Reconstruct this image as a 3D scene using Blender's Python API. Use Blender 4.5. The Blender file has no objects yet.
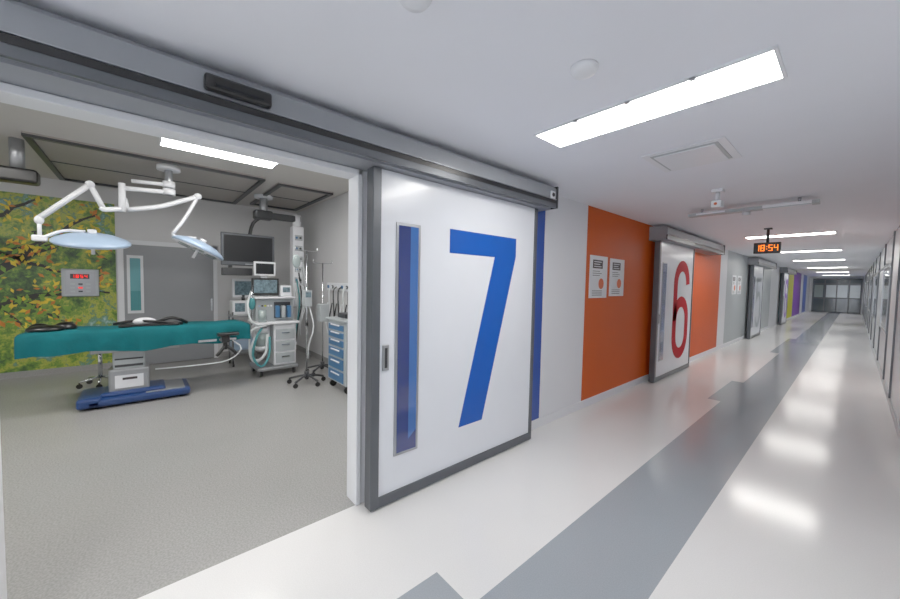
import bpy, bmesh, math, random
from mathutils import Vector, Matrix
random.seed(4)
S=bpy.context.scene
H=1.6
# ---------------------------------------------------------------- materials
def lin(c):
    return tuple(((v/255)/12.92 if v/255<=0.04045 else ((v/255+0.055)/1.055)**2.4) for v in c)+(1,)
def mat(name,rgb,rough=.5,metal=0,var=.03,scale=6,bump=0,emit=0,coat=0,trans=0,bscale=60,speck=None,spec=None):
    m=bpy.data.materials.new(name); m.use_nodes=True
    nt=m.node_tree; b=nt.nodes['Principled BSDF']
    tc=nt.nodes.new('ShaderNodeTexCoord'); nz=nt.nodes.new('ShaderNodeTexNoise')
    nz.inputs['Scale'].default_value=scale; nz.inputs['Detail'].default_value=3
    nt.links.new(tc.outputs['Object'],nz.inputs['Vector'])
    r=nt.nodes.new('ShaderNodeValToRGB'); c=lin(rgb)
    r.color_ramp.elements[0].position=.3; r.color_ramp.elements[1].position=.7
    r.color_ramp.elements[0].color=tuple(max(0,x*(1-var)) for x in c[:3])+(1,)
    r.color_ramp.elements[1].color=tuple(min(1,x*(1+var)) for x in c[:3])+(1,)
    nt.links.new(nz.outputs['Fac'],r.inputs['Fac'])
    out=r.outputs['Color']
    if speck:
        vo=nt.nodes.new('ShaderNodeTexNoise'); vo.inputs['Scale'].default_value=speck[1]; vo.inputs['Detail'].default_value=4
        nt.links.new(tc.outputs['Object'],vo.inputs['Vector'])
        r2=nt.nodes.new('ShaderNodeValToRGB'); r2.color_ramp.elements[0].position=.40; r2.color_ramp.elements[1].position=.60
        k=speck[0]; r2.color_ramp.elements[0].color=(1-k,1-k,1-k,1); r2.color_ramp.elements[1].color=(1,1,1,1)
        nt.links.new(vo.outputs['Fac'],r2.inputs['Fac'])
        mx=nt.nodes.new('ShaderNodeMix'); mx.data_type='RGBA'; mx.blend_type='MULTIPLY'; mx.inputs[0].default_value=1
        nt.links.new(out,mx.inputs[6]); nt.links.new(r2.outputs['Color'],mx.inputs[7]); out=mx.outputs[2]
    nt.links.new(out,b.inputs['Base Color'])
    b.inputs['Roughness'].default_value=rough; b.inputs['Metallic'].default_value=metal
    if spec is not None: b.inputs['Specular IOR Level'].default_value=spec
    if coat: b.inputs['Coat Weight'].default_value=coat; b.inputs['Coat Roughness'].default_value=.08
    if trans: b.inputs['Transmission Weight'].default_value=trans
    if emit:
        b.inputs['Emission Color'].default_value=c; b.inputs['Emission Strength'].default_value=emit
    if bump:
        bn=nt.nodes.new('ShaderNodeTexNoise'); bn.inputs['Scale'].default_value=bscale
        bp=nt.nodes.new('ShaderNodeBump'); bp.inputs['Strength'].default_value=bump; bp.inputs['Distance'].default_value=.01
        nt.links.new(tc.outputs['Object'],bn.inputs['Vector']); nt.links.new(bn.outputs['Fac'],bp.inputs['Height']); nt.links.new(bp.outputs['Normal'],b.inputs['Normal'])
    return m
M={}
M['ceil']=mat('ceiling_paint',(236,238,246),.55,var=.01,scale=2)
M['wall']=mat('wall_panel_white',(228,230,236),.3,var=.01,scale=2)
M['rwall']=mat('wall_panel_right',(206,210,214),.25,var=.01,scale=2)
M['lgray']=mat('wall_panel_light_gray',(166,173,177),.3,var=.01)
M['orange']=mat('wall_panel_orange',(208,80,14),.5,var=.02,scale=2,spec=.22)
M['blue']=mat('wall_panel_blue',(16,66,160),.3,var=.02)
M['teal_w']=mat('wall_panel_teal',(90,160,170),.35)
M['yellow']=mat('wall_panel_yellow',(206,206,10),.5,spec=.2)
M['purple']=mat('wall_panel_purple',(96,36,146),.5,spec=.2)
M['joint']=mat('joint_dark',(60,64,70),.5)
M['fl_white']=mat('vinyl_white',(231,230,230),.15,var=.015,scale=1.5,speck=(.05,160))
M['fl_gray']=mat('vinyl_gray',(152,159,167),.16,var=.02,scale=2,speck=(.10,160))
M['fl_room']=mat('vinyl_room',(158,157,156),.25,var=.02,scale=2,speck=(.22,90))
M['alu']=mat('aluminium',(160,164,170),.32,metal=.7,var=.02)
M['header']=mat('header_gray',(138,142,149),.42,metal=.1,var=.02)
M['dark']=mat('dark_gray',(40,42,46),.4)
M['frame']=mat('frame_gray',(84,88,94),.35,metal=.4)
M['black']=mat('black_plastic',(8,8,10),.3)
M['white']=mat('white_plastic',(230,232,237),.3,var=.01)
M['dwhite']=mat('door_laminate_white',(228,232,241),.25,var=.008,coat=.15)
M['num7']=mat('number_blue',(10,76,176),.4,spec=.3)
M['num6']=mat('number_red',(184,22,34),.6,spec=.1)
M['num5']=mat('number_gray',(110,122,130),.35)
M['glassb']=mat('blue_glass',(20,42,112),.06,coat=1)
M['glassb2']=mat('blue_glass_light',(44,96,172),.1,coat=1)
M['glassd']=mat('dark_glass',(70,82,88),.05,coat=.6)
M['glassg']=mat('green_gray_glass',(150,165,165),.08,coat=.6)
M['glassl']=mat('glass_painted_backlight',(226,236,238),.1,coat=.4)  # pale colour stands in for light behind the far panes
M['lamp']=mat('lamp_diffuser',(255,252,246),.4,emit=25,var=0)
M['lamp_r']=mat('lamp_diffuser_room',(255,252,246),.4,emit=30,var=0)
M['red']=mat('led_red',(255,30,20),.4,emit=.8,var=0)
M['amber']=mat('led_amber',(255,120,20),.4,emit=2,var=0)
M['chrome']=mat('chrome',(200,203,208),.15,metal=1)
M['steel']=mat('brushed_steel',(160,163,167),.35,metal=.7)
M['tealcloth']=mat('surgical_drape_teal',(5,92,100),.85,var=.14,scale=5,bump=.4,bscale=18,spec=.2)
M['bluebase']=mat('table_base_blue',(14,50,106),.35)
M['litebl']=mat('pale_blue_enamel',(158,182,210),.3)
M['cartblue']=mat('cart_drawer_blue',(54,104,150),.35)
M['grayd']=mat('or_door_gray',(140,143,148),.4,var=.01)
M['roomwall']=mat('room_wall',(208,208,210),.4,var=.01)
M['rceil']=mat('room_ceiling',(196,192,187),.5,var=.01)
M['flow']=mat('laminar_flow_panel',(160,154,148),.5,var=.02)
M['ink']=mat('print_dark',(50,40,44),.6)
M['prng']=mat('print_orange',(224,96,40),.5)
M['screen']=mat('screen_black',(16,19,24),.35,spec=.25)
M['screenlit']=mat('screen_lit',(90,112,122),.25,emit=.08,var=.5,scale=25)
M['hose']=mat('hose_white',(210,215,218),.5)
M['hoseteal']=mat('hose_teal',(60,140,146),.5)
M['trunk']=mat('mural_branch',(22,22,18),.5,var=.2,scale=20)
M['leaf1']=mat('mural_leaf_yellow',(222,192,36),.5,var=.2,scale=9)
M['leaf2']=mat('mural_leaf_orange',(200,112,24),.5,var=.2,scale=9)
M['leaf3']=mat('mural_leaf_green',(104,146,40),.5,var=.2,scale=9)
# mural
def mural():
    m=bpy.data.materials.new('autumn_mural'); m.use_nodes=True; nt=m.node_tree; b=nt.nodes['Principled BSDF']
    tc=nt.nodes.new('ShaderNodeTexCoord')
    n1=nt.nodes.new('ShaderNodeTexNoise'); n1.inputs['Scale'].default_value=1.3; n1.inputs['Detail'].default_value=5
    n2=nt.nodes.new('ShaderNodeTexNoise'); n2.inputs['Scale'].default_value=6; n2.inputs['Detail'].default_value=8; n2.inputs['Roughness'].default_value=.75
    for n in (n1,n2): nt.links.new(tc.outputs['Object'],n.inputs['Vector'])
    ra=nt.nodes.new('ShaderNodeValToRGB'); cr=ra.color_ramp
    cr.elements[0].position=.38; cr.elements[0].color=lin((16,38,22))
    cr.elements[1].position=.66; cr.elements[1].color=lin((206,220,216))
    for p,c in ((.44,(54,90,34)),(.49,(104,142,44)),(.53,(176,178,60)),(.56,(76,122,80)),(.61,(126,166,160))):
        e=cr.elements.new(p); e.color=lin(c)
    mm=nt.nodes.new('ShaderNodeMath'); mm.operation='MULTIPLY_ADD'; mm.inputs[1].default_value=.5
    nt.links.new(n2.outputs['Fac'],mm.inputs[0])
    m2=nt.nodes.new('ShaderNodeMath'); m2.operation='MULTIPLY'; m2.inputs[1].default_value=.5
    nt.links.new(n1.outputs['Fac'],m2.inputs[0]); nt.links.new(m2.outputs[0],mm.inputs[2])
    nt.links.new(mm.outputs[0],ra.inputs['Fac'])
    nt.links.new(ra.outputs['Color'],b.inputs['Base Color']); b.inputs['Roughness'].default_value=.4
    return m
M['mural']=mural()
# ---------------------------------------------------------------- builder
class B:
    def __init__(s,name): s.bm=bmesh.new(); s.mats=[]; s.name=name; s.T=Matrix.Identity(4)
    def mi(s,k):
        if k not in s.mats: s.mats.append(k)
        return s.mats.index(k)
    def tag(s,verts,k,smooth=False,xf=True):
        i=s.mi(k); fs=set()
        for v in verts:
            if xf: v.co=s.T@v.co
            for f in v.link_faces: fs.add(f)
        for f in fs: f.material_index=i; f.smooth=smooth
        return fs
    def box(s,x0,x1,y0,y1,z0,z1,k,bev=0):
        m=Matrix.Translation(((x0+x1)/2,(y0+y1)/2,(z0+z1)/2))@Matrix.Diagonal((abs(x1-x0),abs(y1-y0),abs(z1-z0),1))
        vs=bmesh.ops.create_cube(s.bm,size=1,matrix=m)['verts']
        s.tag(vs,k)
        if bev:
            es=set(e for v in vs for e in v.link_edges)
            r=bmesh.ops.bevel(s.bm,geom=list(es),offset=bev,segments=2,affect='EDGES',profile=.5)
            i=s.mi(k)
            for f in r['faces']: f.material_index=i
        return s
    def cyl(s,p0,p1,r,k,r2=None,seg=18,smooth=True):
        p0=Vector(p0);p1=Vector(p1);d=p1-p0
        m=Matrix.Translation((p0+p1)/2)@d.to_track_quat('Z','Y').to_matrix().to_4x4()
        vs=bmesh.ops.create_cone(s.bm,cap_ends=True,segments=seg,radius1=r,radius2=r if r2 is None else r2,depth=d.length,matrix=m)['verts']
        fs=s.tag(vs,k,smooth)
        for f in fs:
            if len(f.verts)>4: f.smooth=False
        return s
    def ell(s,c,rad,k,rot=None):
        m=Matrix.Translation(c)@(rot.to_4x4() if rot else Matrix.Identity(4))@Matrix.Diagonal((*rad,1))
        vs=bmesh.ops.create_uvsphere(s.bm,u_segments=20,v_segments=12,radius=1,matrix=m)['verts']
        s.tag(vs,k,True); return s
    def tube(s,pts,r,k,seg=8,smooth=3):
        P=[Vector(p) for p in pts]
        if smooth and len(P)>2:
            Q=[]
            E=[P[0]*2-P[1]]+P+[P[-1]*2-P[-2]]
            for i in range(1,len(E)-2):
                for j in range(smooth):
                    t=j/smooth;a,b,c,d=E[i-1],E[i],E[i+1],E[i+2]
                    Q.append(.5*((2*b)+(c-a)*t+(2*a-5*b+4*c-d)*t*t+(3*b-a-3*c+d)*t**3))
            Q.append(P[-1]);P=Q
        rings=[];up=None
        for i,p in enumerate(P):
            t=(P[min(i+1,len(P)-1)]-P[max(i-1,0)]).normalized()
            if up is None:
                up=Vector((0,0,1)) if abs(t.z)<.9 else Vector((1,0,0))
            up=(up-t*up.dot(t)).normalized(); sd=t.cross(up)
            rings.append([s.bm.verts.new(p+(up*math.cos(a)+sd*math.sin(a))*r) for a in [2*math.pi*j/seg for j in range(seg)]])
        for a,b in zip(rings,rings[1:]):
            for j in range(seg): s.bm.faces.new((a[j],a[(j+1)%seg],b[(j+1)%seg],b[j]))
        s.bm.faces.new(rings[0][::-1]); s.bm.faces.new(rings[-1])
        s.tag([v for q in rings for v in q],k,True); return s
    def lathe(s,prof,k,mtx,seg=32):
        rings=[[s.bm.verts.new(mtx@Vector((r*math.cos(a),r*math.sin(a),z))) for a in [2*math.pi*j/seg for j in range(seg)]] for r,z in prof]
        for a,b in zip(rings,rings[1:]):
            for j in range(seg): s.bm.faces.new((a[j],a[(j+1)%seg],b[(j+1)%seg],b[j]))
        s.bm.faces.new(rings[0][::-1]); s.bm.faces.new(rings[-1])
        s.tag([v for q in rings for v in q],k,True); return s
    def prism(s,poly,x0,x1,k):   # poly in (y,z), extruded in x
        a=[s.bm.verts.new((x0,y,z)) for y,z in poly]; b=[s.bm.verts.new((x1,y,z)) for y,z in poly]
        s.bm.faces.new(a); s.bm.faces.new(b[::-1]); n=len(poly)
        for i in range(n): s.bm.faces.new((a[i],b[i],b[(i+1)%n],a[(i+1)%n]))
        s.tag(a+b,k); return s
    def ribbon(s,path,wd,x0,x1,k):
        P=[Vector(p) for p in path]; L=[];R=[]
        for i,p in enumerate(P):
            if i==0: t=(P[1]-P[0]).normalized(); m=1
            elif i==len(P)-1: t=(P[-1]-P[-2]).normalized(); m=1
            else:
                t1=(P[i]-P[i-1]).normalized(); t2=(P[i+1]-P[i]).normalized(); t=(t1+t2).normalized(); m=1/max(.4,t.dot(t1))
            n=Vector((-t.y,t.x))*wd/2*m; L.append(p+n);R.append(p-n)
        for i in range(len(P)-1):
            s.prism([tuple(L[i]),tuple(L[i+1]),tuple(R[i+1]),tuple(R[i])],x0,x1,k)
        return s
    def done(s,norm=True):
        if norm: bmesh.ops.recalc_face_normals(s.bm,faces=s.bm.faces)
        vs=s.bm.verts; xs=[v.co.x for v in vs];ys=[v.co.y for v in vs];zs=[v.co.z for v in vs]
        o=Vector(((min(xs)+max(xs))/2,(min(ys)+max(ys))/2,min(zs)))
        for v in vs: v.co-=o
        me=bpy.data.meshes.new(s.name); s.bm.to_mesh(me); s.bm.free()
        for k in s.mats: me.materials.append(M[k])
        ob=bpy.data.objects.new(s.name,me); ob.location=o; S.collection.objects.link(ob)
        return ob
def arc(cx,cy,r,a0,a1,n=14,ry=None):
    ry=ry or r
    return [(cx+r*math.cos(math.radians(a0+(a1-a0)*i/n)),cy+ry*math.sin(math.radians(a0+(a1-a0)*i/n))) for i in range(n+1)]
# ---------------------------------------------------------------- shell
CW=-2.27; RW=.40; CZ=2.62; YB=-6; YE=38
RBX=-8.45; RZ=3.13; RY0=-3.2; RY1=2.67; OY0=-.51; OY1=1.15; OZ=2.36
b=B('floor')
def row(y0,y1,wl,wr=-.62):
    for x0,x1,k in [(CW,wl,'fl_white'),(wl,wr,'fl_gray'),(wr,RW+.1,'fl_white')]: b.box(x0,x1,y0,y1,-.1,0,k)
row(YB,1.2,-1.444); row(1.2,6.15,-1.175); row(6.15,7.7,-1.33); row(7.7,12,-1.175); row(12,16,-1.35); row(16,YE,-1.2)
b.done()
b=B('floor_operating_room'); b.box(RBX-.1,CW-.0,RY0-.1,RY1+.1,-.1,0,'fl_room'); b.done()
b=B('ceiling'); b.box(CW,RW+.1,YB,YE,CZ,CZ+.12,'ceil')
b.done()
b=B('ceiling_operating_room'); b.box(RBX-.1,CW-.12,RY0-.1,RY1+.1,RZ,RZ+.1,'rceil'); b.done()
# left wall
b=B('wall_left'); x1=CW; x0=CW-.12
b.box(x0,x1,YB,OY0,0,3.2,'wall')
b.box(x0,x1,OY0,OY1,OZ,3.2,'wall')
segs=[(OY1,2.9,'wall'),(2.9,3.34,'blue'),(3.34,4.27,'wall'),(4.27,11.07,'orange'),(11.07,11.8,'wall'),(11.8,15.3,'lgray'),(15.3,17.2,'wall'),(17.2,19.3,'lgray'),(19.3,22,'wall'),
 (22,23.4,'teal_w'),(23.4,24.6,'wall'),(24.6,27.4,'yellow'),(27.4,31.5,'purple'),(31.5,33,'wall'),(33,35.5,'blue'),(35.5,YE,'wall')]
for a,c,k in segs:
    b.box(x0,x1-.004,a,a+.006,0,3.2,'joint'); b.box(x0,x1,a+.006,c,0,3.2,k)
b.done()
b=B('baseboard_left')
b.box(CW,CW+.012,OY1+.1,YE,0,.1,'wall',.003); b.box(CW,CW+.012,YB,OY0-.06,0,.1,'wall',.003); b.done()
# right wall: glazed panels
b=B('wall_right')
b.box(RW,RW+.12,YB,YE,0,CZ,'rwall'); b.done()
b=B('baseboard_right'); b.box(RW-.012,RW,YB,YE,0,.1,'lgray'); b.done()
b=B('trim_1')
for y in [5.2,7.9,9.5,12,14.5,17,19.5,22,24.5,27,29.5,32,34.5]:
    b.box(RW-.02,RW,y,y+.06,0.1,CZ,'frame')
b.box(RW-.012,RW,9.56,YE,2.1,2.15,'frame')
b.done()
n=1
for y in [9.7,14.7,19.7,24.7,29.7]:
    b=B('window_%d'%n); n+=1
    b.box(RW-.014,RW,y,y+2.1,.9,2.05,'glassg'); b.box(RW-.025,RW,y-.04,y,.86,2.09,'alu'); b.box(RW-.025,RW,y+2.1,y+2.14,.86,2.09,'alu')
    b.box(RW-.025,RW,y,y+2.1,.86,.9,'alu'); b.box(RW-.025,RW,y,y+2.1,2.05,2.09,'alu'); b.done()
# back end of the corridor, unseen: open frame added so daylight brightens the ceiling
b=B('window_6')
for x in (CW,-1.4,-.5,RW-.06): b.box(x,x+.06,YB-.06,YB,0,CZ,'alu')
for z in (0,CZ-.06): b.box(CW,RW,YB-.05,YB-.01,z,z+.06,'alu')
b.done()
b=B('wall_end'); b.box(CW-.12,RW+.12,YE,YE+.1,0,CZ,'wall'); b.done()
b=B('door_5')
y=YE
b.box(-2.1,.3,y-.03,y,0,2.45,'glassd')
b.box(-1.4,-.35,y-.035,y-.03,1.1,2.0,'glassl'); b.box(-2.0,-1.55,y-.035,y-.03,1.1,2.0,'glassg'); b.box(-.3,.25,y-.035,y-.03,1.1,2.0,'glassl')
for x in (-2.1,-1.5,-.9,-.3,.26): b.box(x,x+.06,y-.07,y-.035,0,2.45,'frame')
for z in (0,1.0,2.05,2.4): b.box(-2.1,.32,y-.07,y-.035,z,z+.07,'frame')
b.done()
# room walls
b=B('wall_room_back'); b.box(RBX-.1,RBX,RY0,RY1,0,RZ,'roomwall'); b.done()
b=B('wall_room_right'); b.box(RBX,CW-.12,RY1,RY1+.1,0,RZ,'roomwall'); b.done()
b=B('wall_room_left'); b.box(RBX,CW-.12,RY0-.1,RY0,0,RZ,'roomwall'); b.done()
b=B('baseboard_room'); b.box(RBX,RBX+.015,RY0,-.33,0,.1,'fl_room'); b.box(RBX,RBX+.015,1.13,RY1,0,.1,'fl_room'); b.box(RBX+.015,CW-.13,RY1-.015,RY1,0,.1,'fl_room'); b.done()
# mural panel with branches and leaves
b=B('autumn_tree_mural')
mx=RBX+.02
b.box(RBX,mx,RY0,-.36,.1,2.84,'mural')
def br(p,w): 
    for i in range(len(p)-1):
        ww=w*(1-.8*i/(len(p)-1)); b.ribbon([p[i],p[i+1]],ww,mx,mx+.004,'trunk')
def spl(p0,p1,n=9,j=.05,sag=0):
    r=[]
    for i in range(n+1):
        t=i/n; r.append((p0[0]+(p1[0]-p0[0])*t+random.uniform(-j,j)*(0<i), p0[1]+(p1[1]-p0[1])*t+random.uniform(-j,j)*(0<i)+sag*math.sin(t*math.pi)))
    return r
br(spl((-2.3,.1),(-1.9,2.7),10,.04),.34)
tips=[]
for p0,p1,w,sg in [((-2.1,1.2),(-.5,2.3),.16,.2),((-2.0,1.7),(-.6,2.65),.12,-.1),((-2.1,.9),(-.45,1.3),.12,.15),((-1.6,1.9),(-.8,1.5),.07,.05),((-1.3,2.25),(-.45,1.9),.06,.05),
    ((-2.1,2.1),(-1.2,2.8),.1,0),((-1.5,1.25),(-.9,.8),.05,0),((-1.2,1.3),(-.5,1.65),.05,0),((-1.7,1.2),(-1.2,.5),.05,0)]:
    p=spl(p0,p1,10,.03,sg); br(p,w); tips+=p[2:]
for i in range(560):
    cy,cz=random.choice(tips); cy+=random.gauss(0,.16); cz+=random.gauss(0,.12)+.04
    if not (RY0+.1<cy<-.42 and .2<cz<2.78): continue
    a=random.uniform(0,6.28); L=random.uniform(.03,.065); W_=L*.45
    ca,sa=math.cos(a),math.sin(a)
    xx=mx+.004+random.uniform(0,.006)
    vs=[b.bm.verts.new((xx,cy+u*ca-v*sa,cz+u*sa+v*ca)) for u,v in ((-L,0),(0,-W_),(L,0),(0,W_))]
    b.bm.faces.new(vs); b.tag(vs,random.choice(['leaf1','leaf1','leaf1','leaf2','leaf3','leaf3'] if cz>1.4 else ['leaf3','leaf3','leaf3','leaf1','leaf2']))
b.done(norm=True)
# OR back door
b=B('door_4'); X=RBX
b.box(X,X+.03,-.34,-.26,0,2.25,'white'); b.box(X,X+.03,1.05,1.12,0,2.25,'white'); b.box(X,X+.03,-.34,1.12,2.17,2.25,'white')
b.box(X,X+.045,-.26,1.05,0.01,2.17,'grayd'); 
b.box(X+.045,X+.055,-.22,0.0,.95,1.98,'white'); b.box(X+.05,X+.06,-.18,-.04,1.0,1.93,'teal_w'); b.box(X+.06,X+.062,-.18,-.04,1.0,1.35,'hoseteal')
b.box(X+.045,X+.06,1.0,1.03,.95,1.2,'chrome')
b.done()
# ---------------------------------------------------------------- opening frame
b=B('trim_2')
b.box(CW-.14,CW+.012,OY1-.035,OY1,0,OZ,'white',.004); b.box(CW-.14,CW+.012,OY0,OY0+.03,0,OZ,'white',.004)
b.box(CW-.14,CW+.012,OY0,OY1,OZ-.035,OZ,'white',.004)
b.box(CW,CW+.02,OY0-.06,OY0,0,OZ,'frame'); b.done()
# headers
def header(name,y0,y1,sensor=None,tag=False):
    b=B(name)
    f=-2.0
    poly=[(CW,2.365),(CW,2.59),(f-.04,2.59),(f,2.555),(f,2.45),(f-.012,2.44),(f-.012,2.38),(f-.06,2.38),(f-.06,2.365)]
    a=[b.bm.verts.new((x,y0,z)) for x,z in poly]; c=[b.bm.verts.new((x,y1,z)) for x,z in poly]
    b.bm.faces.new(a); b.bm.faces.new(c[::-1])
    for i in range(len(poly)): b.bm.faces.new((a[i],c[i],c[(i+1)%len(poly)],a[(i+1)%len(poly)]))
    b.tag(a+c,'header')
    b.box(f-.014,f+.004,y0,y1-.01,2.366,2.41,'frame')
    b.box(f-.014,f+.006,y0,y1-.01,2.41,2.443,'black')
    b.box(f-.02,f+.008,y0,y1,2.447,2.452,'alu')
    b.box(f-.2,f+.012,y1-.012,y1+.012,2.366,2.58,'dark',.004)
    if sensor is not None:
        b.box(f,f+.05,sensor-.14,sensor+.14,2.458,2.526,'black',.012)
        b.box(f+.05,f+.053,sensor-.1,sensor+.1,2.475,2.485,'screen')
    if tag:
        b.box(f+.004,f+.016,y1-.12,y1-.05,2.45,2.52,'white',.003); b.cyl((f+.014,y1-.085,2.485),(f+.022,y1-.085,2.485),.02,'black')
    return b.done()
header('sliding_door_track',-1.6,3.13,sensor=.36,tag=True)
header('sliding_door_track',6.3,10.0)
header('sliding_door_track',14.4,18.1)
header('sliding_door_track',21.6,25.2)
# ---------------------------------------------------------------- doors
F=-2.13
def six(y0,z0,w,h):
    p=arc(.5,1.6,.4,0,180)+arc(.5,.48,.4,180,360)+arc(.5,.82,.4,0,180)
    return [(y0+a*w,z0+c*h/2) for a,c in p]
def five(y0,z0,w,h):
    p=[(.9,1.9),(.12,1.9),(.12,1.15)]+arc(.5,.95,.4,110,0,8)+arc(.5,.5,.4,0,-170,10)
    return [(y0+a*w,z0+c*h/2) for a,c in p]
def door(name,y0,y1,num,col,z1=2.36):
    b=B(name)
    b.box(F-.06,F,y0,y1,.012,z1,'dwhite',.002)
    b.box(F-.07,F+.018,y0-.02,y0+.045,.012,z1,'frame',.006)
    b.box(F-.07,F+.012,y1-.03,y1+.012,.012,z1,'frame',.004)
    b.box(F-.07,F+.014,y0,y1,.012,.085,'frame',.004)
    b.box(F-.05,F-.01,y0,y1,.0,.012,'black')
    wy=y0+.19
    b.box(F,F+.008,wy-.02,wy+.19,.34,2.02,'alu',.002)
    b.prism([(wy,.36),(wy+.17,.36),(wy+.17,.50),(wy+.10,.44),(wy+.10,2.0),(wy,2.0)],F+.006,F+.01,'glassb')
    b.prism([(wy+.10,.44),(wy+.17,.50),(wy+.17,2.0),(wy+.10,2.0)],F+.006,F+.0095,'glassb2')
    b.box(F,F+.012,y0+.07,y0+.12,.98,1.16,'steel',.003); b.box(F+.012,F+.014,y0+.085,y0+.105,1.0,1.14,'dark')
    d=y0-1.17
    if num==7:
        b.prism([(1.84+d,2.03),(2.67+d,2.03),(2.67+d,1.86),(2.255+d,.39),(1.975+d,.39),(2.375+d,1.84),(1.84+d,1.84)],F,F+.003,col)
    elif num==6: b.ribbon(six(y0+.80,.3,.86,1.7),.2,F,F+.003,col)
    elif num==5: b.ribbon(five(y0+.72,.3,.9,1.7),.15,F,F+.003,col)
    return b.done()
door('door_1',1.17,2.98,7,'num7')
door('door_2',6.38,8.25,6,'num6')
door('door_3',14.5,16.35,5,'num5')
door('door_6',21.7,23.5,6,'purple')
# ---------------------------------------------------------------- posters
def poster(y0,y1,z0,z1):
    b=B('information_poster'); x=CW
    b.box(x,x+.012,y0,y1,z0,z1,'white',.003); x+=.012; w=y1-y0;h=z1-z0
    b.box(x,x+.002,y0+.14*w,y1-.3*w,z1-.3*h,z1-.1*h,'ink')
    for i in range(3): b.box(x+.002,x+.003,y0+.2*w,y1-(.38+.08*(i%2))*w,z1-(.135+.055*i)*h-.02*h,z1-(.135+.055*i)*h,'white')
    for i in range(3): b.box(x,x+.002,y0+.14*w,y0+(.55+.1*(i%2))*w,z1-(.36+.05*i)*h-.012*h,z1-(.36+.05*i)*h,'ink')
    b.cyl((x,y0+.64*w,z0+.34*h),(x+.003,y0+.64*w,z0+.34*h),.15*w,'prng',seg=24)
    for i in range(3): b.box(x,x+.002,y0+.14*w,y1-.3*w,z0+(.06+.05*i)*h,z0+(.075+.05*i)*h,'ink')
    b.done()
poster(4.36,4.84,1.44,2.0); poster(4.93,5.38,1.46,1.99); poster(12.4,12.9,1.44,1.98); poster(13.1,13.6,1.44,1.98)
# ---------------------------------------------------------------- ceiling fixtures corridor
def lum(x0,x1,y0,y1,z,k,name='ceiling_light',fr='white'):
    b=B(name); t=.014
    b.box(x0,x1,y0,y0+t,z-.012,z,fr); b.box(x0,x1,y1-t,y1,z-.012,z,fr); b.box(x0,x0+t,y0+t,y1-t,z-.012,z,fr); b.box(x1-t,x1,y0+t,y1-t,z-.012,z,fr)
    b.box(x0+t,x1-t,y0+t,y1-t,z-.006,z,k)
    for i in (.25,.5,.75):
        xx=x0+(x1-x0)*i; b.box(xx-.012,xx+.012,y0,y0+.022,z-.016,z-.006,'alu'); b.box(xx-.012,xx+.012,y1-.022,y1,z-.016,z-.006,'alu')
    b.done()
for yc in (-4.6,-1.2,2.17,9.1,13.1,17.2,22.9,28.7,34.3): lum(-1.48,-.26,yc-.16,yc+.16,CZ,'lamp')  # the two behind the camera are unseen, added as fill light
for x,y in ((-.88,1.57),(-1.07,.74)):
    b=B('smoke_detector'); b.lathe([(.062,0),(.062,-.012),(.05,-.03),(.02,-.036)],'white',Matrix.Translation((x,y,CZ))); b.done()
b=B('air_vent')
b.box(-1.15,-.62,2.95,3.5,CZ-.008,CZ,'white',.003)
b.box(-1.08,-.69,3.02,3.43,CZ-.02,CZ-.012,'white',.003); b.box(-1.1,-.67,3.0,3.45,CZ-.012,CZ-.008,'lgray')
b.done()
b=B('ceiling_sensor'); b.box(-1.03,-.93,4.45,4.55,CZ-.03,CZ,'white',.004); b.cyl((-.98,4.5,CZ-.03),(-.98,4.5,CZ-.12),.02,'white'); b.box(-1.02,-.93,4.43,4.53,CZ-.19,CZ-.12,'white',.01); b.cyl((-.98,4.43,CZ-.155),(-.98,4.425,CZ-.155),.014,'prng'); b.done()
b=B('ceiling_rail_light'); b.box(-1.49,-.29,5.42,5.54,CZ-.09,CZ-.05,'lgray',.006); b.box(-1.4,-1.1,5.415,5.42,CZ-.08,CZ-.06,'white'); b.box(-.75,-.35,5.412,5.42,CZ-.085,CZ-.055,'white'); b.box(-.75,-.35,5.44,5.52,CZ-.093,CZ-.09,'white')  # white strips towards the right end paint in a glint
for x in (-1.35,-.45): b.cyl((x,5.48,CZ-.05),(x,5.48,CZ),.015,'chrome')
b.cyl((-.9,5.48,CZ-.14),(-.9,5.48,CZ-.09),.04,'white'); b.done()
# clock
b=B('hanging_digital_clock'); cx=-1.0; cy=7.9
b.cyl((cx,cy,2.38),(cx,cy,CZ),.02,'dark'); b.box(cx-.05,cx+.05,cy-.05,cy+.05,CZ-.02,CZ,'dark')
b.box(cx-.17,cx+.17,cy-.05,cy+.05,2.2,2.38,'black',.008)
SEG={'1':'bc','8':'abcdefg','5':'afgcd','4':'fgbc'}
def digit(ch,x,z,w,h,y,k):
    t=w*.18
    for c in SEG[ch]:
        r={'a':(0,w,h-t,h),'d':(0,w,0,t),'g':(0,w,h/2-t/2,h/2+t/2),'f':(0,t,h/2,h),'e':(0,t,0,h/2),'b':(w-t,w,h/2,h),'c':(w-t,w,0,h/2)}[c]
        b.box(x+r[0],x+r[1],y-.004,y,z+r[2],z+r[3],k)
for ch,x in zip('1854',(-.145,-.078,.022,.09)): digit(ch,cx+x,2.24,.05,.1,cy-.05,'amber')
for z in (2.265,2.305): b.box(cx-.006,cx+.006,cy-.054,cy-.05,z,z+.012,'amber')
b.done()
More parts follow.
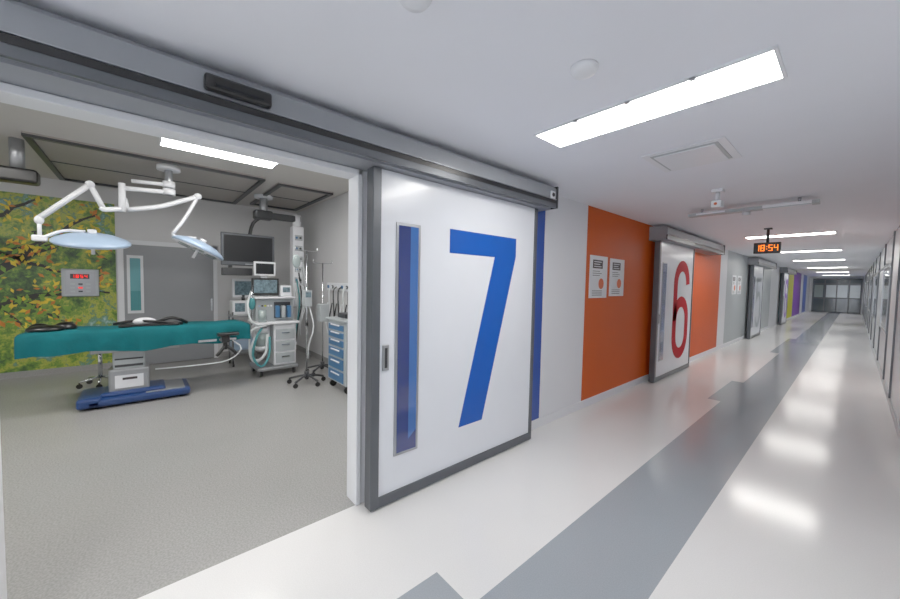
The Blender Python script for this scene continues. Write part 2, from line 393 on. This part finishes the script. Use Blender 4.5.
# ---------------------------------------------------------------- operating room ceiling
lum(-5.34,-5.02,.16,1.36,RZ,'lamp_r'); lum(-5.34,-5.02,-2.4,-1.2,RZ,'lamp_r'); lum(-3.34,-3.02,.9,2.1,RZ,'lamp_r'); lum(-3.34,-3.02,-2.4,-1.2,RZ,'lamp_r')
def canopy(y0,y1,x0,x1,k):
    b=B('laminar_flow_canopy')
    b.box(x0,x1,y0,y1,RZ-.02,RZ,k)
    t=.06
    for a in ((x0,x1,y0,y0+t),(x0,x1,y1-t,y1),(x0,x0+t,y0+t,y1-t),(x1-t,x1,y0+t,y1-t)): b.box(*a,RZ-.05,RZ-.02,'dark')
    b.box((x0+x1)/2-.01,(x0+x1)/2+.01,y0+t,y1-t,RZ-.03,RZ-.02,'joint')
    b.done()
canopy(-.96,1.41,-8.2,-5.9,'flow'); canopy(1.62,2.5,-8.0,-6.0,'flow')
# ---------------------------------------------------------------- operating table
b=B('operating_table'); tx=-6.15; y0=-1.06;y1=1.19; hw=.28; zt=.955
nu=70; prof=[(-1,-.27),(-1.02,-.2),(-1.0,-.1),(-.98,-.03),(-.9,0),(-.5,.005),(0,.008),(.5,.005),(.9,0),(.98,-.03),(1,-.1),(1.02,-.2),(1,-.27)]
rows=[]
for i in range(nu+1):
    t=i/nu; y=y0+(y1-y0)*t; r=[]
    en=min(1,min(t,1-t)*18)
    for s_,dz in prof:
        fold=.018*math.sin(t*38+s_*2)+.012*math.sin(t*71)
        k=max(0,-dz/.27)
        skirt=(.82+.18*math.sin(t*2.6+.3)+.07*math.sin(t*17))
        z=zt+dz*skirt-.03*(1-en)
        x=tx+hw*s_*(.93+.07*en)+(fold*k)*(1 if s_>0 else -1)
        if abs(s_)<.95: z+=.006*math.sin(t*25+s_*4)
        r.append(b.bm.verts.new((x,y,z)))
    rows.append(r)
for a,c in zip(rows,rows[1:]):
    for j in range(len(prof)-1): b.bm.faces.new((a[j],a[j+1],c[j+1],c[j]))
b.bm.faces.new(rows[0]); b.bm.faces.new(rows[-1][::-1])
b.tag([v for r in rows for v in r],'tealcloth',True)
b.box(tx-.24,tx+.24,y0+.05,y1-.05,.78,.9,'black',.02)
b.box(tx-.2,tx+.2,-.5,.35,.66,.78,'steel',.01)
b.box(tx-.13,tx+.13,-.31,0,.42,.68,'lgray',.02); b.box(tx-.16,tx+.16,-.35,.04,.13,.44,'steel',.025)
b.box(tx+.13,tx+.133,-.29,-.02,.46,.49,'dark'); b.box(tx+.13,tx+.133,-.29,-.02,.55,.57,'dark')
b.box(tx+.16,tx+.165,-.29,-.02,.2,.36,'white'); b.box(tx+.165,tx+.168,-.22,-.08,.3,.33,'ink')
# base
b.box(tx-.3,tx+.3,-.54,.46,.03,.12,'bluebase',.03); b.box(tx-.22,tx+.22,-.42,.2,.1,.17,'bluebase',.03)
b.box(tx-.3,tx+.3,-.62,-.4,.03,.15,'bluebase',.03)
b.box(tx-.27,tx+.27,.0,.4,.115,.13,'steel',.004)
for yy in (-.45,.36):
    for xx in (-.22,.22): b.cyl((tx+xx,yy-.02,.04),(tx+xx,yy+.02,.04),.04,'black')
# pads and straps
for yy,xx,a,c,h in [(-.86,.05,.13,.16,.05),(-.72,-.05,.1,.1,.07),(-.93,-.08,.07,.09,.06)]: b.ell((tx+xx,yy,zt+.02),(a,c,h),'black')
b.box(tx-.15,tx+.16,-.25,.36,zt,zt+.035,'black',.015)
b.tube([(tx-.1,-.3,zt+.03),(tx,-.1,zt+.07),(tx+.1,.1,zt+.06),(tx+.12,.4,zt+.02)],.018,'black'); b.tube([(tx,.1,zt+.03),(tx,.25,zt+.09),(tx+.05,.35,zt+.08),(tx,.45,zt+.02)],.022,'black')
b.ell((tx,.0,zt+.06),(.07,.12,.05),'white')
# side rail + lever
b.box(tx+.29,tx+.305,.55,1.0,.72,.75,'chrome')
b.cyl((tx+.33,.86,.8),(tx+.33,.86,.6),.028,'black'); b.box(tx+.28,tx+.38,.81,.91,.7,.8,'black',.01); b.tube([(tx+.33,.86,.66),(tx+.36,.95,.58),(tx+.36,1.0,.50)],.022,'black'); b.tube([(tx+.33,.86,.66),(tx+.36,.80,.58),(tx+.36,.75,.52)],.022,'black')
b.box(tx+.3,tx+.42,.76,1.02,.80,.84,'black',.01)
b.tube([(tx+.32,.95,.72),(tx+.38,1.05,.6),(tx+.36,.9,.45),(tx+.25,.6,.4),(tx+.1,.1,.38)],.008,'hose')
b.done()
# ---------------------------------------------------------------- surgical lights
def head(b,c,R,rot):
    m=Matrix.Translation(c)@rot.to_4x4()
    b.lathe([(.02,.11),(.1,.105),(.2,.085),(R*.9,.04),(R,.01),(R*1.0,-.012),(R*.96,-.02)],'litebl',m)
    b.lathe([(R*.95,-.019),(R*.95,-.026),(R*.3,-.03),(.05,-.03)],'white',m)
    for i in range(6):
        a=i*math.pi/3; p=m@Vector((R*.6*math.cos(a),R*.6*math.sin(a),-.028)); q=m@Vector((R*.6*math.cos(a),R*.6*math.sin(a),-.036)); b.cyl(p,q,.07,'glassg')
    b.cyl(m@Vector((0,0,-.03)),m@Vector((0,0,-.15)),.018,'white'); b.cyl(m@Vector((0,0,.1)),m@Vector((0,0,.15)),.04,'white')
    return m
b=B('surgical_light'); X=-6.2
b.cyl((X,.28,RZ-.02),(X,.28,2.72),.045,'steel'); b.cyl((X,.28,RZ-.08),(X,.28,RZ-.02),.13,'white')
for z,e in ((2.86,None),(2.76,None)): b.cyl((X,.28,z-.04),(X,.28,z+.04),.07,'white')
b.tube([(X,.28,2.76),(X+.05,-.17,2.72)],.03,'white',smooth=0); b.cyl((X+.05,-.19,2.78),(X+.05,-.19,2.42),.035,'white')
b.tube([(X+.05,-.19,2.46),(X+.1,-.34,2.42),(X+.1,-.38,2.44)],.03,'white'); b.tube([(X+.1,-.36,2.43),(X+.1,-.47,2.70)],.028,'white',smooth=0)
b.ell((X+.1,-.47,2.7),(.045,.045,.045),'white')
b.tube([(X+.1,-.47,2.70),(X+.12,-.88,2.24)],.03,'white',smooth=0)
b.ell((X+.12,-.88,2.22),(.04,.04,.05),'white'); b.cyl((X+.12,-.88,2.22),(X+.12,-.88,2.02),.018,'white')
b.box(X+.08,X+.16,-.94,-.82,1.98,2.05,'white',.015); b.tube([(X+.12,-.86,2.02),(X+.1,-.7,2.12),(X+.1,-.52,2.13)],.018,'white')
head(b,Vector((X+.1,-.46,2.01)),.35,Matrix.Rotation(math.radians(14),3,'Y'))
b.tube([(X,.28,2.86),(X-.02,-.1,2.84)],.025,'white',smooth=0)
b.tube([(X,-.15,2.46),(X,.2,2.56),(X,.6,2.76)],.03,'white'); b.tube([(X,-.15,2.46),(X,-.17,2.60)],.03,'white',smooth=0)
b.ell((X,.6,2.76),(.045,.05,.045),'white'); b.tube([(X,.6,2.76),(X,.46,2.45),(X,.31,2.2)],.022,'white')
b.tube([(X,.31,2.2),(X,.36,2.17),(X,.58,2.17)],.018,'white')
head(b,Vector((X,.60,2.02)),.33,Matrix.Rotation(math.radians(-26),3,'X'))
b.done()
b=B('ceiling_pendant'); X=-6.3
b.cyl((X,-1.06,RZ),(X,-1.06,2.8),.06,'steel'); b.box(X-.1,X+.1,-1.3,-.9,2.64,2.80,'black',.03); b.box(X-.06,X+.06,-2.2,-1.25,2.66,2.76,'dark',.02); b.done()
# ---------------------------------------------------------------- equipment pendant & monitor
b=B('monitor_pendant'); X=-7.1
b.cyl((X,1.66,RZ-.02),(X,1.66,2.72),.065,'steel'); b.cyl((X,1.66,RZ-.07),(X,1.66,RZ-.02),.15,'white')
b.box(X-.1,X+.1,1.5,1.8,2.68,2.84,'dark',.03)
b.box(X-.06,X+.06,1.7,2.3,2.70,2.82,'dark',.02)
b.cyl((X,2.24,2.84),(X,2.24,2.6),.075,'white')
b.box(X-.1,X+.1,2.14,2.34,1.1,2.62,'white',.02)
for z in (2.35,2.15,1.95,1.75,1.55): b.box(X+.1,X+.11,2.17,2.31,z,z+.1,'lgray'); b.cyl((X+.11,2.2,z+.05),(X+.125,2.2,z+.05),.02,'cartblue'); b.cyl((X+.11,2.27,z+.05),(X+.125,2.27,z+.05),.02,'dark')
for i in range(5):
    yy=2.16+i*.04; b.tube([(X+.11,yy,1.5+.12*i),(X+.22,yy+.02,1.2),(X+.2,yy-.02*i,.8),(X+.1,yy-.05,.3+.06*i)],.013,('hose','hoseteal','black','hose','hose')[i])
b.box(X-.2,X+.2,2.05,2.4,1.08,1.1,'steel',.01); b.box(X-.1,X+.15,2.1,2.35,1.1,1.24,'white',.01)
b.tube([(X,1.66,2.75),(X-.05,1.5,2.6),(X-.0,1.42,2.3)],.03,'dark')
b.box(X+.02,X+.06,.99,1.83,1.83,2.39,'frame',.015); b.box(X+.06,X+.064,1.03,1.79,1.9,2.35,'screen'); b.box(X+.06,X+.063,1.35,1.47,1.85,1.87,'alu')
b.box(X-.02,X+.02,1.3,1.52,2.0,2.3,'dark',.01)
b.box(X+.0,X+.12,1.0,1.45,1.66,1.79,'dark',.01); b.box(X+.0,X+.02,1.1,1.16,1.78,1.84,'dark')
b.done()
# ---------------------------------------------------------------- anaesthesia machine
b=B('anesthesia_machine'); X=-6.55
b.box(X-.3,X+.3,1.36,2.0,.1,.16,'steel',.02)
for xx in (-.24,.24):
    for yy in (1.42,1.94): b.cyl((X+xx,yy-.02,.05),(X+xx,yy+.02,.05),.05,'black'); b.cyl((X+xx,yy,.05),(X+xx,yy,.12),.02,'steel')
b.box(X-.26,X+.24,1.62,1.98,.16,.86,'white',.02)
for i in range(3): b.box(X+.24,X+.255,1.65,1.95,.2+i*.2,.37+i*.2,'lgray',.004); b.box(X+.255,X+.27,1.74,1.86,.3+i*.2,.315+i*.2,'chrome')
b.box(X-.3,X+.3,1.34,2.02,.86,.9,'white',.012)
b.box(X-.26,X+.1,1.38,1.98,.9,1.28,'lgray',.02); b.box(X+.1,X+.115,1.66,1.92,.95,1.22,'dark')
for i in range(5): b.cyl((X+.115,1.43+i*.045,1.16),(X+.135,1.43+i*.045,1.16),.014,('litebl','black','yellow','white','white')[i])
for yy,kk in ((1.70,'cartblue'),(1.79,'lgray'),(1.88,'cartblue')): b.box(X+.115,X+.2,yy-.03,yy+.03,.96,1.16,kk,.01)
b.box(X-.3,X+.2,1.36,1.98,1.28,1.31,'white',.01)
b.box(X-.1,X-.05,1.36,1.78,1.33,1.62,'black',.01); b.box(X-.05,X-.046,1.39,1.75,1.37,1.59,'screenlit')
b.box(X-.16,X-.1,1.5,1.62,1.31,1.66,'steel'); 
b.box(X-.14,X-.09,1.40,1.74,1.66,1.9,'white',.01); b.box(X-.09,X-.086,1.43,1.71,1.69,1.87,'screen')
b.box(X-.25,X+.0,1.8,1.98,1.31,1.5,'white',.015); b.box(X,X+.004,1.83,1.95,1.38,1.47,'screenlit')
b.cyl((X+.15,1.46,.5),(X+.15,1.46,.72),.09,'glassg'); b.cyl((X+.15,1.46,.72),(X+.15,1.46,.8),.1,'white'); b.cyl((X+.15,1.46,.44),(X+.15,1.46,.5),.1,'white')
b.box(X-.1,X+.1,1.36,1.6,.6,.84,'white',.02); b.cyl((X+.2,1.46,.9),(X+.2,1.46,1.1),.06,'glassg')
b.tube([(X+.25,1.4,.75),(X+.35,1.3,.62),(X+.35,1.25,.42),(X+.32,1.33,.28),(X+.3,1.48,.4),(X+.25,1.52,.7)],.022,'hose'); b.tube([(X+.25,1.44,.8),(X+.38,1.34,.7),(X+.38,1.28,.4),(X+.36,1.4,.2),(X+.34,1.52,.35),(X+.28,1.55,.66)],.018,'hoseteal')
b.tube([(X+.28,1.4,.85),(X+.3,1.27,.95),(X+.2,1.25,1.2),(X,1.34,1.4)],.015,'hose')
b.tube([(X+.28,1.5,.85),(X+.34,1.28,.8),(X+.34,1.24,.6),(X+.34,1.26,.35),(X+.3,1.4,.3)],.015,'hose')
b.cyl((X+.1,1.33,.9),(X+.1,1.33,1.5),.012,'chrome'); b.ell((X+.1,1.33,1.2),(.05,.05,.1),'hoseteal')
b.done()
b=B('monitor_cart'); X=-7.5
b.box(X-.2,X+.2,1.18,1.6,.9,.94,'steel',.01); b.box(X-.2,X+.2,1.18,1.6,.25,.29,'steel',.01)
for xx in (-.18,.18):
    for yy in (1.2,1.58): b.cyl((X+xx,yy,.06),(X+xx,yy,1.0),.014,'chrome'); b.cyl((X+xx,yy-.015,.035),(X+xx,yy+.015,.035),.035,'black')
b.box(X-.15,X+.15,1.2,1.5,.94,1.2,'white',.02); b.box(X+.15,X+.154,1.24,1.4,1.0,1.16,'screenlit'); b.box(X-.15,X+.15,1.2,1.55,.29,.55,'litebl',.02)
b.box(X-.02,X+.02,1.22,1.6,1.26,1.6,'white',.01); b.box(X+.02,X+.024,1.26,1.56,1.3,1.56,'screenlit'); b.cyl((X,1.4,1.2),(X,1.4,1.3),.03,'dark'); b.done()
# iv stands
def iv(x,y,h,name='iv_stand'):
    b=B(name)
    for i in range(5):
        a=i*2*math.pi/5+.3; px=x+.26*math.cos(a);py=y+.26*math.sin(a)
        b.tube([(x,y,.14),(x+.12*math.cos(a),y+.12*math.sin(a),.12),(px,py,.085)],.017,'dark'); b.cyl((px-.012,py,.035),(px+.012,py,.035),.035,'black'); b.cyl((px,py,.05),(px,py,.09),.01,'dark')
    b.cyl((x,y,.1),(x,y,.2),.035,'dark'); b.cyl((x,y,.2),(x,y,h),.012,'chrome'); b.cyl((x,y,.9),(x,y,.98),.022,'black')
    b.tube([(x,y-.16,h+.05),(x,y-.15,h),(x,y,h-.01),(x,y+.15,h),(x,y+.16,h+.05)],.007,'chrome')
    return b
b=iv(-5.5,1.88,2.05); 
b.box(-5.55,-5.43,1.82,1.94,1.2,1.45,'lgray',.015); b.box(-5.43,-5.426,1.84,1.92,1.34,1.42,'screenlit')
b.tube([(-5.45,1.9,1.2),(-5.4,1.95,.9),(-5.42,1.88,.6),(-5.48,1.9,.4)],.01,'hose'); b.ell((-5.5,1.73,1.88),(.03,.06,.1),'glassg'); b.tube([(-5.5,1.73,1.78),(-5.48,1.75,1.6),(-5.44,1.82,1.45)],.005,'hose'); b.done()
b=iv(-6.0,2.32,1.9); b.box(-6.05,-5.9,2.24,2.4,.9,1.2,'lgray',.015); b.done()
b=B('medical_gas_outlet'); Y=RY1
b.box(-6.6,-5.2,Y-.04,Y,1.42,1.56,'white',.008)
for i in range(7): b.cyl((-6.5+i*.2,Y-.06,1.49),(-6.5+i*.2,Y-.04,1.49),.03,('cartblue','dark','white')[i%3])
for i in range(5):
    x=-6.3+i*.2; b.tube([(x,Y-.06,1.49),(x,Y-.12,1.4),(x+.03,Y-.12,1.0),(x-.05,Y-.1,.6+.1*i),(x-.12,Y-.14,.9),(x-.1,Y-.1,1.2)],.012,('hose','dark','black')[i%3])
b.done()
# drawer cart
b=B('drawer_cart')
b.box(-5.22,-4.6,2.1,2.55,.12,1.02,'lgray',.015); b.box(-5.25,-4.57,2.07,2.58,1.02,1.05,'lgray',.01); b.box(-5.25,-4.57,2.55,2.58,1.05,1.1,'lgray')
zs=[.15,.33,.51,.66,.78,.89,1.0]
for a,c in zip(zs,zs[1:]): b.box(-5.16,-4.66,2.085,2.1,a,c-.03,'cartblue',.004); b.box(-5.05,-4.77,2.07,2.085,(a+c)/2+.01,(a+c)/2+.025,'white')
b.box(-4.6,-4.58,2.12,2.53,.15,.99,'steel',.004)
for xx in (-5.16,-4.66):
    for yy in (2.16,2.5): b.cyl((xx-.02,yy,.05),(xx+.02,yy,.05),.05,'black'); b.cyl((xx,yy,.06),(xx,yy,.12),.015,'steel')
b.box(-5.12,-4.82,2.2,2.45,1.05,1.12,'dark',.02); b.done()
# control panel on back wall
b=B('wall_control_panel'); X=RBX+.032
b.box(X,X+.05,-1.0,-.57,1.26,1.71,'lgray',.01); b.box(X+.05,X+.056,-.96,-.61,1.3,1.67,'alu'); b.box(X+.056,X+.058,-.9,-.68,1.55,1.63,'dark')
def segx(ch,y,z,w,h,x,k):
    t=w*.22
    for c in SEG[ch]:
        r={'a':(0,w,h-t,h),'d':(0,w,0,t),'g':(0,w,h/2-t/2,h/2+t/2),'f':(0,t,h/2,h),'e':(0,t,0,h/2),'b':(w-t,w,h/2,h),'c':(w-t,w,0,h/2)}[c]
        b.box(x,x+.003,y+r[0],y+r[1],z+r[2],z+r[3],k)
for i,ch in enumerate('1854'): segx(ch,-.885+.05*i,1.565,.032,.05,X+.058,'red')
for i in range(3):
    for j in range(3): b.box(X+.056,X+.06,-.9+j*.09,-.85+j*.09,1.33+i*.06,1.355+i*.06,('lgray','dark','lgray','red')[(i*2+j)%4])
b.done()
b=B('rolling_stool'); X=-7.2;Y=-.5
b.cyl((X,Y,.56),(X,Y,.64),.18,'black'); b.cyl((X,Y,.12),(X,Y,.56),.025,'chrome')
for i in range(5):
    a=i*2*math.pi/5; b.tube([(X,Y,.13),(X+.22*math.cos(a),Y+.22*math.sin(a),.09)],.016,'chrome',smooth=0); b.cyl((X+.22*math.cos(a)-.01,Y+.22*math.sin(a),.035),(X+.22*math.cos(a)+.01,Y+.22*math.sin(a),.035),.035,'black'); b.cyl((X+.22*math.cos(a),Y+.22*math.sin(a),.05),(X+.22*math.cos(a),Y+.22*math.sin(a),.09),.01,'black')
b.done()
# ---------------------------------------------------------------- world + camera
w=bpy.data.worlds.new('world'); S.world=w; w.use_nodes=True; w.node_tree.nodes['Background'].inputs[0].default_value=(.84,.91,1,1); w.node_tree.nodes['Background'].inputs[1].default_value=2.8
S.view_settings.view_transform='Standard'; S.view_settings.look='None'; S.view_settings.exposure=-.02; S.view_settings.gamma=1.28
cd=bpy.data.cameras.new('camera'); cam=bpy.data.objects.new('camera',cd); S.collection.objects.link(cam); S.camera=cam
cd.sensor_width=36; cd.lens=352/900*36; cd.clip_start=.02
d1=Vector((.7546,-.0158,.6559)).normalized(); d2=Vector((-.6553,-.0482,.7538)); d2=(d2-d1*d2.dot(d1)).normalized(); up=d1.cross(d2)
R=Matrix(((-d2.x,d2.y,d2.z),(d1.x,-d1.y,-d1.z),(up.x,-up.y,-up.z)))
cam.matrix_world=Matrix.Translation((0,0,H))@R.to_4x4()
